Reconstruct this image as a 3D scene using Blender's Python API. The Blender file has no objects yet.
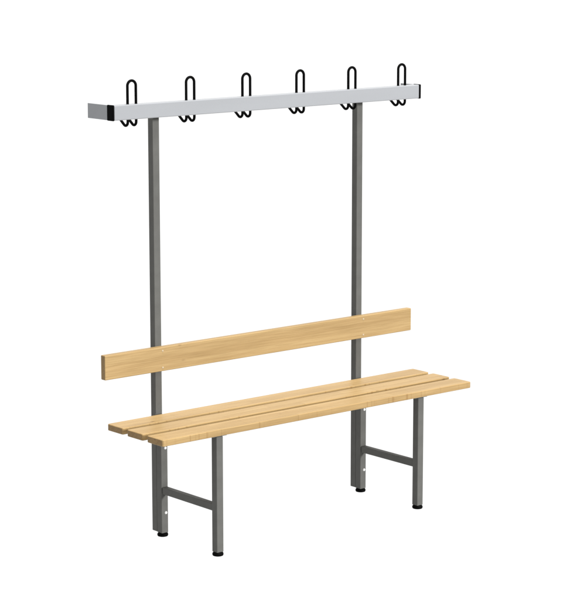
import bpy, bmesh, math
from mathutils import Vector, Matrix

S = bpy.context.scene
COL = S.collection

# ------------------------------------------------------------------ materials
def new_mat(name):
    m = bpy.data.materials.new(name); m.use_nodes = True
    nt = m.node_tree
    return m, nt, nt.nodes['Principled BSDF']

def N(nt, t, **kw):
    n = nt.nodes.new(t)
    for k, v in kw.items(): setattr(n, k, v)
    return n

def ramp(nt, stops, interp='LINEAR'):
    r = N(nt, 'ShaderNodeValToRGB'); cr = r.color_ramp; cr.interpolation = interp
    while len(cr.elements) < len(stops): cr.elements.new(0.5)
    for e, (p, c) in zip(cr.elements, stops):
        e.position = p; e.color = (*c, 1) if len(c) == 3 else c
    return r

def mix(nt, a, b, fac, mode='MIX'):
    n = N(nt, 'ShaderNodeMix', data_type='RGBA', blend_type=mode)
    L = nt.links
    for sock, v in ((n.inputs[0], fac), (n.inputs[6], a), (n.inputs[7], b)):
        if isinstance(v, (int, float)): sock.default_value = v
        elif isinstance(v, tuple): sock.default_value = (*v, 1)
        else: L.new(v, sock)
    return n.outputs[2]

def wood_mat(name, joints):
    m, nt, b = new_mat(name); L = nt.links
    tc = N(nt, 'ShaderNodeTexCoord'); oi = N(nt, 'ShaderNodeObjectInfo')
    sc = N(nt, 'ShaderNodeVectorMath', operation='MULTIPLY_ADD')
    L.new(oi.outputs['Location'], sc.inputs[0]); sc.inputs[1].default_value = (3.7, 7.3, 5.1)
    L.new(tc.outputs['Object'], sc.inputs[2])
    P = sc.outputs[0]
    def scaled(v):
        n = N(nt, 'ShaderNodeVectorMath', operation='MULTIPLY'); L.new(P, n.inputs[0]); n.inputs[1].default_value = v
        return n.outputs[0]
    def noise(v, detail=4, rough=.55, dist=0.):
        n = N(nt, 'ShaderNodeTexNoise'); L.new(scaled(v), n.inputs['Vector'])
        n.inputs['Scale'].default_value = 1; n.inputs['Detail'].default_value = detail
        n.inputs['Roughness'].default_value = rough; n.inputs['Distortion'].default_value = dist
        return n.outputs['Fac']
    # broad growth-ring bands running along the board
    broad = noise((.75, 62, 62), 4, .6, .35)
    fine = noise((7, 330, 330), 4, .6)
    cloud = noise((1.8, 12, 12), 2, .5)
    r1 = ramp(nt, [(.30, WOOD_D), (.50, WOOD_M), (.68, WOOD_L)]); L.new(broad, r1.inputs[0])
    r2 = ramp(nt, [(.33, (.84, .81, .76)), (.62, (1.06, 1.06, 1.07))]); L.new(fine, r2.inputs[0])
    r3 = ramp(nt, [(.35, (.93, .92, .90)), (.65, (1.05, 1.05, 1.05))]); L.new(cloud, r3.inputs[0])
    c = mix(nt, r1.outputs[0], r2.outputs[0], 1., 'MULTIPLY')
    c = mix(nt, c, r3.outputs[0], 1., 'MULTIPLY')
    # glued lamellas: staves a few centimetres wide, butt-jointed along the length
    br = N(nt, 'ShaderNodeTexBrick'); br.offset = .37; br.inputs['Scale'].default_value = 1
    sp = N(nt, 'ShaderNodeSeparateXYZ'); L.new(P, sp.inputs[0])
    ad = N(nt, 'ShaderNodeMath', operation='ADD'); L.new(sp.outputs['Y'], ad.inputs[0]); L.new(sp.outputs['Z'], ad.inputs[1])
    cb = N(nt, 'ShaderNodeCombineXYZ'); L.new(sp.outputs['X'], cb.inputs[0]); L.new(ad.outputs[0], cb.inputs[1])
    L.new(cb.outputs[0], br.inputs['Vector'])
    br.inputs['Brick Width'].default_value = .36; br.inputs['Row Height'].default_value = .047
    br.inputs['Mortar Size'].default_value = .0009; br.inputs['Mortar Smooth'].default_value = .3
    br.inputs['Color1'].default_value = (.93, .91, .88, 1); br.inputs['Color2'].default_value = (1.06, 1.05, 1.04, 1)
    br.inputs['Mortar'].default_value = (.66, .60, .50, 1)
    if joints: c = mix(nt, c, br.outputs['Color'], .75, 'MULTIPLY')
    if joints:   # edge grain: narrow darker bars where the staves meet, seen on the long edges
        bar = noise((55, .01, .01), 2, .6); where = noise((4, .01, .01), 1, .5)
        rb = ramp(nt, [(.54, (0, 0, 0)), (.66, (1, 1, 1))]); L.new(bar, rb.inputs[0])
        rw = ramp(nt, [(.47, (0, 0, 0)), (.58, (1, 1, 1))]); L.new(where, rw.inputs[0])
        nz = N(nt, 'ShaderNodeSeparateXYZ'); L.new(tc.outputs['Normal'], nz.inputs[0])
        ab = N(nt, 'ShaderNodeMath', operation='ABSOLUTE'); L.new(nz.outputs['Y'], ab.inputs[0])
        m1 = N(nt, 'ShaderNodeMath', operation='MULTIPLY'); L.new(rb.outputs[0], m1.inputs[0]); L.new(rw.outputs[0], m1.inputs[1])
        m2 = N(nt, 'ShaderNodeMath', operation='MULTIPLY'); L.new(m1.outputs[0], m2.inputs[0]); L.new(ab.outputs[0], m2.inputs[1])
        m3 = N(nt, 'ShaderNodeMath', operation='MULTIPLY'); L.new(m2.outputs[0], m3.inputs[0]); m3.inputs[1].default_value = .8
        c = mix(nt, c, (.150, .082, .026), m3.outputs[0])
    # small scattered knots
    vo = N(nt, 'ShaderNodeTexVoronoi', feature='F1'); L.new(scaled((6.0, 14, 14)), vo.inputs['Vector']); vo.inputs['Scale'].default_value = 1
    rk = ramp(nt, [(.020, (1, 1, 1)), (.075, (0, 0, 0))]); L.new(vo.outputs['Distance'], rk.inputs[0])
    kn = N(nt, 'ShaderNodeMath', operation='MULTIPLY'); L.new(rk.outputs[0], kn.inputs[0]); kn.inputs[1].default_value = .8 if joints else .35
    c = mix(nt, c, (.085, .045, .016), kn.outputs[0])
    # sawn end grain is coloured darker than the faces
    ne = N(nt, 'ShaderNodeSeparateXYZ'); L.new(tc.outputs['Normal'], ne.inputs[0])
    ea = N(nt, 'ShaderNodeMath', operation='ABSOLUTE'); L.new(ne.outputs['X'], ea.inputs[0])
    er = ramp(nt, [(.85, (0, 0, 0)), (.97, (1, 1, 1))]); L.new(ea.outputs[0], er.inputs[0])
    c = mix(nt, c, mix(nt, c, (.74, .70, .66), 1., 'MULTIPLY'), er.outputs[0])
    L.new(c, b.inputs['Base Color'])
    b.inputs['Roughness'].default_value = .42
    b.inputs['Specular IOR Level'].default_value = .18
    bp = N(nt, 'ShaderNodeBump'); bp.inputs['Strength'].default_value = .12; bp.inputs['Distance'].default_value = .001
    L.new(fine, bp.inputs['Height']); L.new(bp.outputs[0], b.inputs['Normal'])
    return m

def coat_mat(name, col, rough, spec, var=.08, scale=60, bump=.05, stretch=(1, 1, 1), metallic=0.):
    m, nt, b = new_mat(name); L = nt.links
    tc = N(nt, 'ShaderNodeTexCoord')
    mp = N(nt, 'ShaderNodeMapping'); mp.inputs['Scale'].default_value = stretch
    L.new(tc.outputs['Object'], mp.inputs[0])
    n = N(nt, 'ShaderNodeTexNoise'); n.inputs['Scale'].default_value = scale; n.inputs['Detail'].default_value = 4
    L.new(mp.outputs[0], n.inputs['Vector'])
    lo = tuple(c * (1 - var) for c in col); hi = tuple(c * (1 + var) for c in col)
    r = ramp(nt, [(.3, lo), (.7, hi)]); L.new(n.outputs['Fac'], r.inputs[0])
    L.new(r.outputs[0], b.inputs['Base Color'])
    b.inputs['Roughness'].default_value = rough
    b.inputs['Specular IOR Level'].default_value = spec
    b.inputs['Metallic'].default_value = metallic
    n2 = N(nt, 'ShaderNodeTexNoise'); n2.inputs['Scale'].default_value = scale * 12
    L.new(mp.outputs[0], n2.inputs['Vector'])
    bp = N(nt, 'ShaderNodeBump'); bp.inputs['Strength'].default_value = bump; bp.inputs['Distance'].default_value = .0006
    L.new(n2.outputs['Fac'], bp.inputs['Height']); L.new(bp.outputs[0], b.inputs['Normal'])
    return m

WOOD_D = (.220, .145, .061)
WOOD_M = (.246, .167, .074)
WOOD_L = (.264, .184, .084)
WOOD = wood_mat('varnished_beech', True)
WOOD_BACK = wood_mat('varnished_beech_board', False)
STEEL = coat_mat('grey_powder_coat', (.0680, .0677, .0630), .55, .15, .07, 25, .10)
ALU = coat_mat('anodised_aluminium', (.190, .196, .206), .27, .38, .03, 14, .02, (.15, 1, 1))
BLACK = coat_mat('black_plastic', (.0014, .0014, .0014), .55, .02, .1, 60, .0)
WIRE = coat_mat('black_coated_wire', (.0014, .0014, .0014), .50, .02, .1, 60, .0)
ZINC = coat_mat('bright_zinc', (.50, .50, .49), .35, .5, .05, 80, .03)
SCREW = coat_mat('brass_tinted_screw', (.29, .235, .165), .45, .2, .05, 80, .03)

# ------------------------------------------------------------------ shape helpers
def box_bm(x0, x1, y0, y1, z0, z1, bevel=.0015, seg=2, plan=0., plan_axis=2):
    bm = bmesh.new()
    bmesh.ops.create_cube(bm, size=1, matrix=Matrix.Translation(((x0+x1)/2, (y0+y1)/2, (z0+z1)/2)) @
                          Matrix.Diagonal((x1-x0, y1-y0, z1-z0, 1)))
    if plan:
        es = [e for e in bm.edges if abs((e.verts[0].co - e.verts[1].co).normalized()[plan_axis]) > .9]
        bmesh.ops.bevel(bm, geom=es, offset=plan, segments=6, profile=.5, affect='EDGES')
    if bevel:
        es = [e for e in bm.edges if len(e.link_faces) == 2 and e.calc_face_angle(0) > 1.0]
        bmesh.ops.bevel(bm, geom=es, offset=bevel, segments=seg, profile=.5, affect='EDGES')
    return bm

def link(name, bm, mat, parent=None, origin=None, smooth=True):
    bmesh.ops.recalc_face_normals(bm, faces=bm.faces)
    if origin is None:
        lo = Vector([min(v.co[i] for v in bm.verts) for i in range(3)])
        hi = Vector([max(v.co[i] for v in bm.verts) for i in range(3)])
        origin = (lo + hi) / 2
    origin = Vector(origin)
    for v in bm.verts: v.co -= origin
    if smooth:
        for f in bm.faces: f.smooth = True
        for e in bm.edges:
            if len(e.link_faces) == 2 and e.calc_face_angle(0) > math.radians(50): e.smooth = False
    me = bpy.data.meshes.new(name); bm.to_mesh(me); bm.free()
    me.materials.append(mat)
    o = bpy.data.objects.new(name, me); COL.objects.link(o)
    if parent is not None:
        o.parent = parent
        off = Vector((0, 0, 0)); p = parent
        while p is not None: off += p.location; p = p.parent
        o.location = origin - off
    else: o.location = origin
    return o

def wn(o):   # face-weighted normals keep flat faces flat beside rounded edges
    m = o.modifiers.new('weighted_normal', 'WEIGHTED_NORMAL'); m.keep_sharp = True; m.weight = 100
    return o

def lathe_bm(profile, centre, axis='Z', seg=40):
    bm = bmesh.new(); rings = []
    for r, h in profile:
        ring = []
        for k in range(seg):
            a = 2*math.pi*k/seg
            if axis == 'Z': co = (r*math.cos(a), r*math.sin(a), h)
            else: co = (r*math.cos(a), -h, r*math.sin(a))
            ring.append(bm.verts.new(Vector(co) + Vector(centre)))
        rings.append(ring)
    for a, b in zip(rings, rings[1:]):
        for k in range(seg): bm.faces.new((a[k], a[(k+1) % seg], b[(k+1) % seg], b[k]))
    bm.faces.new(rings[0]); bm.faces.new(rings[-1])
    return bm

def sweep_bm(path, r, seg=16):
    path = [Vector(p) for p in path]; bm = bmesh.new(); rings = []
    T = [(path[min(i+1, len(path)-1)] - path[max(i-1, 0)]).normalized() for i in range(len(path))]
    n = T[0].orthogonal().normalized()
    frames = []
    for i, t in enumerate(T):
        n = (n - t*n.dot(t)).normalized(); frames.append((n.copy(), t.cross(n)))
    def ring(c, f, rr): return [bm.verts.new(c + rr*(math.cos(2*math.pi*k/seg)*f[0] + math.sin(2*math.pi*k/seg)*f[1])) for k in range(seg)]
    for a in (80, 55, 28): rings.append(ring(path[0] - T[0]*r*math.sin(math.radians(a)), frames[0], r*math.cos(math.radians(a))))
    for p, f in zip(path, frames): rings.append(ring(p, f, r))
    for a in (28, 55, 80): rings.append(ring(path[-1] + T[-1]*r*math.sin(math.radians(a)), frames[-1], r*math.cos(math.radians(a))))
    for a, b in zip(rings, rings[1:]):
        for k in range(seg): bm.faces.new((a[k], a[(k+1) % seg], b[(k+1) % seg], b[k]))
    bm.faces.new(rings[0]); bm.faces.new(rings[-1])
    return bm

# ------------------------------------------------------------------ the bench
# x runs along the bench, -y is towards the viewer (d = -y), metres
W = .0297                        # tube section
XP = .4928                       # post centres
bench = bpy.data.objects.new('cloakroom_bench', None); COL.objects.link(bench)
bench.empty_display_size = .2
bench['label'] = 'wooden slatted bench with backrest on grey metal legs, below an aluminium coat rail'
bench['category'] = 'coat rack bench'

def bolt(parent, x, d, z, r=.0058, h=.0045, mat=None):
    prof = [(r*1.0, -.001), (r*1.0, .0006), (r*.93, h*.45), (r*.72, h*.8), (r*.38, h*.97), (r*.1, h)]
    return link('bolt', lathe_bm(prof, (x, -d, z), axis='Y', seg=24), mat or ZINC, parent)

# uprights, seat frames
RB, RT = 1.5627, 1.6159          # coat rail bottom, top
RF, RD = .1098, .0355            # coat rail front face, depth of the profile
DF = .3894                       # front face of the front legs
ST, SH = .4731, .0243            # seat top, slat thickness
PL = ST - SH                     # underside of the slats
def foot(parent, x, d):
    prof = [(.0160, .0035), (.0188, .0045), (.0202, .0070), (.0205, .0100), (.0200, .0130), (.0186, .0152), (.0160, .0164), (.0140, .0205)]
    return link('foot', lathe_bm(prof, (x, -d, 0)), BLACK, parent)
for s in (-1, 1):
    x0, x1 = s*XP - W/2, s*XP + W/2
    post = wn(link('upright_post', box_bm(x0, x1, -W, 0, .0192, 1.604, .0022, 3), STEEL, bench))
    # short arm carrying the coat rail in front of the post
    wn(link('rail_bracket', box_bm(x0+.004, x1-.004, -(RF-RD)+.0002, -W-.0002, RB+.006, RB+.036, .0012), STEEL, post))
    rear = wn(link('leg', box_bm(x0, x1, -2*W-.0004, -W-.0004, .018, PL-.0044, .0022, 3), STEEL, bench))
    foot(rear, s*XP, 1.5*W)
    bolt(rear, s*XP+.004, 2*W, .0950); bolt(rear, s*XP+.004, 2*W, .3408)
    front = wn(link('leg', box_bm(x0, x1, -DF, -(DF-W), .018, PL-.0044, .0022, 3), STEEL, bench))
    foot(front, s*XP, DF-W/2)
    wn(link('brace', box_bm(s*XP-.0115, s*XP+.0115, -(DF-W)+.0002, -2*W-.0006, .1680, .1940, .0015), STEEL, bench))
    wn(link('seat_support', box_bm(s*XP-.033, s*XP+.033, -(DF-.001), -W-.002, PL-.0042, PL-.0002, .0008), STEEL, bench))

# seat slats
SW, S0, S1 = .0937, .0670, .3987
for k in range(3):
    d0 = S0 + k*(S1-SW-S0)/2
    wn(link('seat_slat', box_bm(-.7525, .7525, -(d0+SW), -d0, PL, ST, .0030, 3, plan=.0075), WOOD, bench))

# backrest board with two bolts at each post
BT, BB, BH = .7188, .6286, .0266
back = wn(link('backrest', box_bm(-.7508, .7508, -(W+BH), -W-.0002, BB, BT, .0034, 3), WOOD_BACK, bench))
for s in (-1, 1):
    bolt(back, s*XP, W+BH, .7047, .0036, .0014, SCREW); bolt(back, s*XP, W+BH, .6423, .0036, .0014, SCREW)

# coat rail: aluminium profile, end caps, side returns, hooks
RL = .7385
rail = wn(link('coat_rail', box_bm(-RL+.0064, RL-.0064, -RF, -(RF-RD), RB, RT, .0035, 4), ALU, bench))
for s in (-1, 1):
    xa, xb = sorted((s*(RL-.0066), s*(RL+(.0006 if s < 0 else .0030))))
    wn(link('end_cap', box_bm(xa, xb, -RF-.0012, -(RF-RD)+.0008, RB-.0014, RT+.0014, .0030, 3), BLACK, rail))
    xa, xb = sorted((s*(RL-.0045), s*(RL-.0010)))
    wn(link('side_panel', box_bm(xa, xb, -(RF-RD)+.0012, (.0452 if s < 0 else .0), RB, RT, .0012, 2), ALU, rail))

def hook_path(cx):
    hs, d0, zt, zc, r = .0182, .0920, 1.6980, 1.5535, .0140
    def jay(sx):                  # from the tip, down and round, to the foot of the straight leg
        pts = []
        a_end = math.radians(-127)
        p = Vector((cx+sx, -(d0-r+r*math.cos(a_end)), zc+r*math.sin(a_end)))
        t = Vector((0, -math.sin(a_end), -math.cos(a_end)))      # leaves the arc going back and up
        t = Vector((0, abs(t.y), abs(t.z))).normalized()
        for q in (.046, .034, .022, .011): pts.append(p + t*q)
        for k in range(11):
            a = a_end*(1 - k/10)
            pts.append(Vector((cx+sx, -(d0-r+r*math.cos(a)), zc+r*math.sin(a))))
        return pts
    L = jay(-hs); R = jay(hs)
    up = [Vector((cx-hs, -d0, zc+(zt-hs-zc)*k/6)) for k in range(1, 6)]
    arch = [Vector((cx-hs*math.cos(math.pi*k/18), -d0, zt-hs+hs*math.sin(math.pi*k/18))) for k in range(19)]
    dn = [Vector((cx+hs, p.y, p.z)) for p in reversed(up)]
    return L + up + arch + dn + list(reversed(R))
first = link('coat_hook', sweep_bm(hook_path(-.6438), .0049), WIRE, rail)
for k in range(1, 6):
    h = first.copy(); COL.objects.link(h); h.parent = rail
    h.location = first.location + Vector((k*.6488*2/5, 0, 0))

# ------------------------------------------------------------------ camera
yaw, pitch, roll = -.6984, .1742, -.00073
cy, sy, cp, sp, cr, sr = math.cos(yaw), math.sin(yaw), math.cos(pitch), math.sin(pitch), math.cos(roll), math.sin(roll)
fwd = Vector((-sy*cp, cy*cp, -sp)); right = Vector((cy, sy, 0)); up = right.cross(fwd)
r2 = cr*right + sr*up; u2 = -sr*right + cr*up
cam = bpy.data.cameras.new('camera'); co = bpy.data.objects.new('camera', cam); COL.objects.link(co)
M = Matrix((r2, u2, -fwd)).transposed().to_4x4(); M.translation = Vector((-5.19947, -6.35665, 2.27447))
co.matrix_world = M
cam.sensor_fit = 'HORIZONTAL'; cam.sensor_width = 36; cam.lens = 36*2193.335/570
cam.clip_start = .1; cam.clip_end = 200
S.camera = co

# ------------------------------------------------------------------ light: white studio all round, lamps added low in front and overhead
w = bpy.data.worlds.new('World'); S.world = w; w.use_nodes = True
bg = w.node_tree.nodes['Background']; bg.inputs[0].default_value = (1, 1, 1, 1); bg.inputs[1].default_value = .53
def lamp(name, energy, angle, d, col):
    l = bpy.data.lights.new(name, 'SUN'); l.energy = energy; l.angle = math.radians(angle); l.color = col
    o = bpy.data.objects.new(name, l); COL.objects.link(o)
    d = Vector(d); o.rotation_euler = d.to_track_quat('Z', 'Y').to_euler(); o.location = d.normalized()*4
lamp('front_light', 2.55, 8, (.25, -.93, .22), (1, .995, .985))
lamp('top_light', 3.3, 14, (.05, -.14, .99), (1, .99, .97))
S.view_settings.view_transform = 'Standard'; S.view_settings.look = 'None'
S.view_settings.gamma = 1; S.view_settings.exposure = 1.0
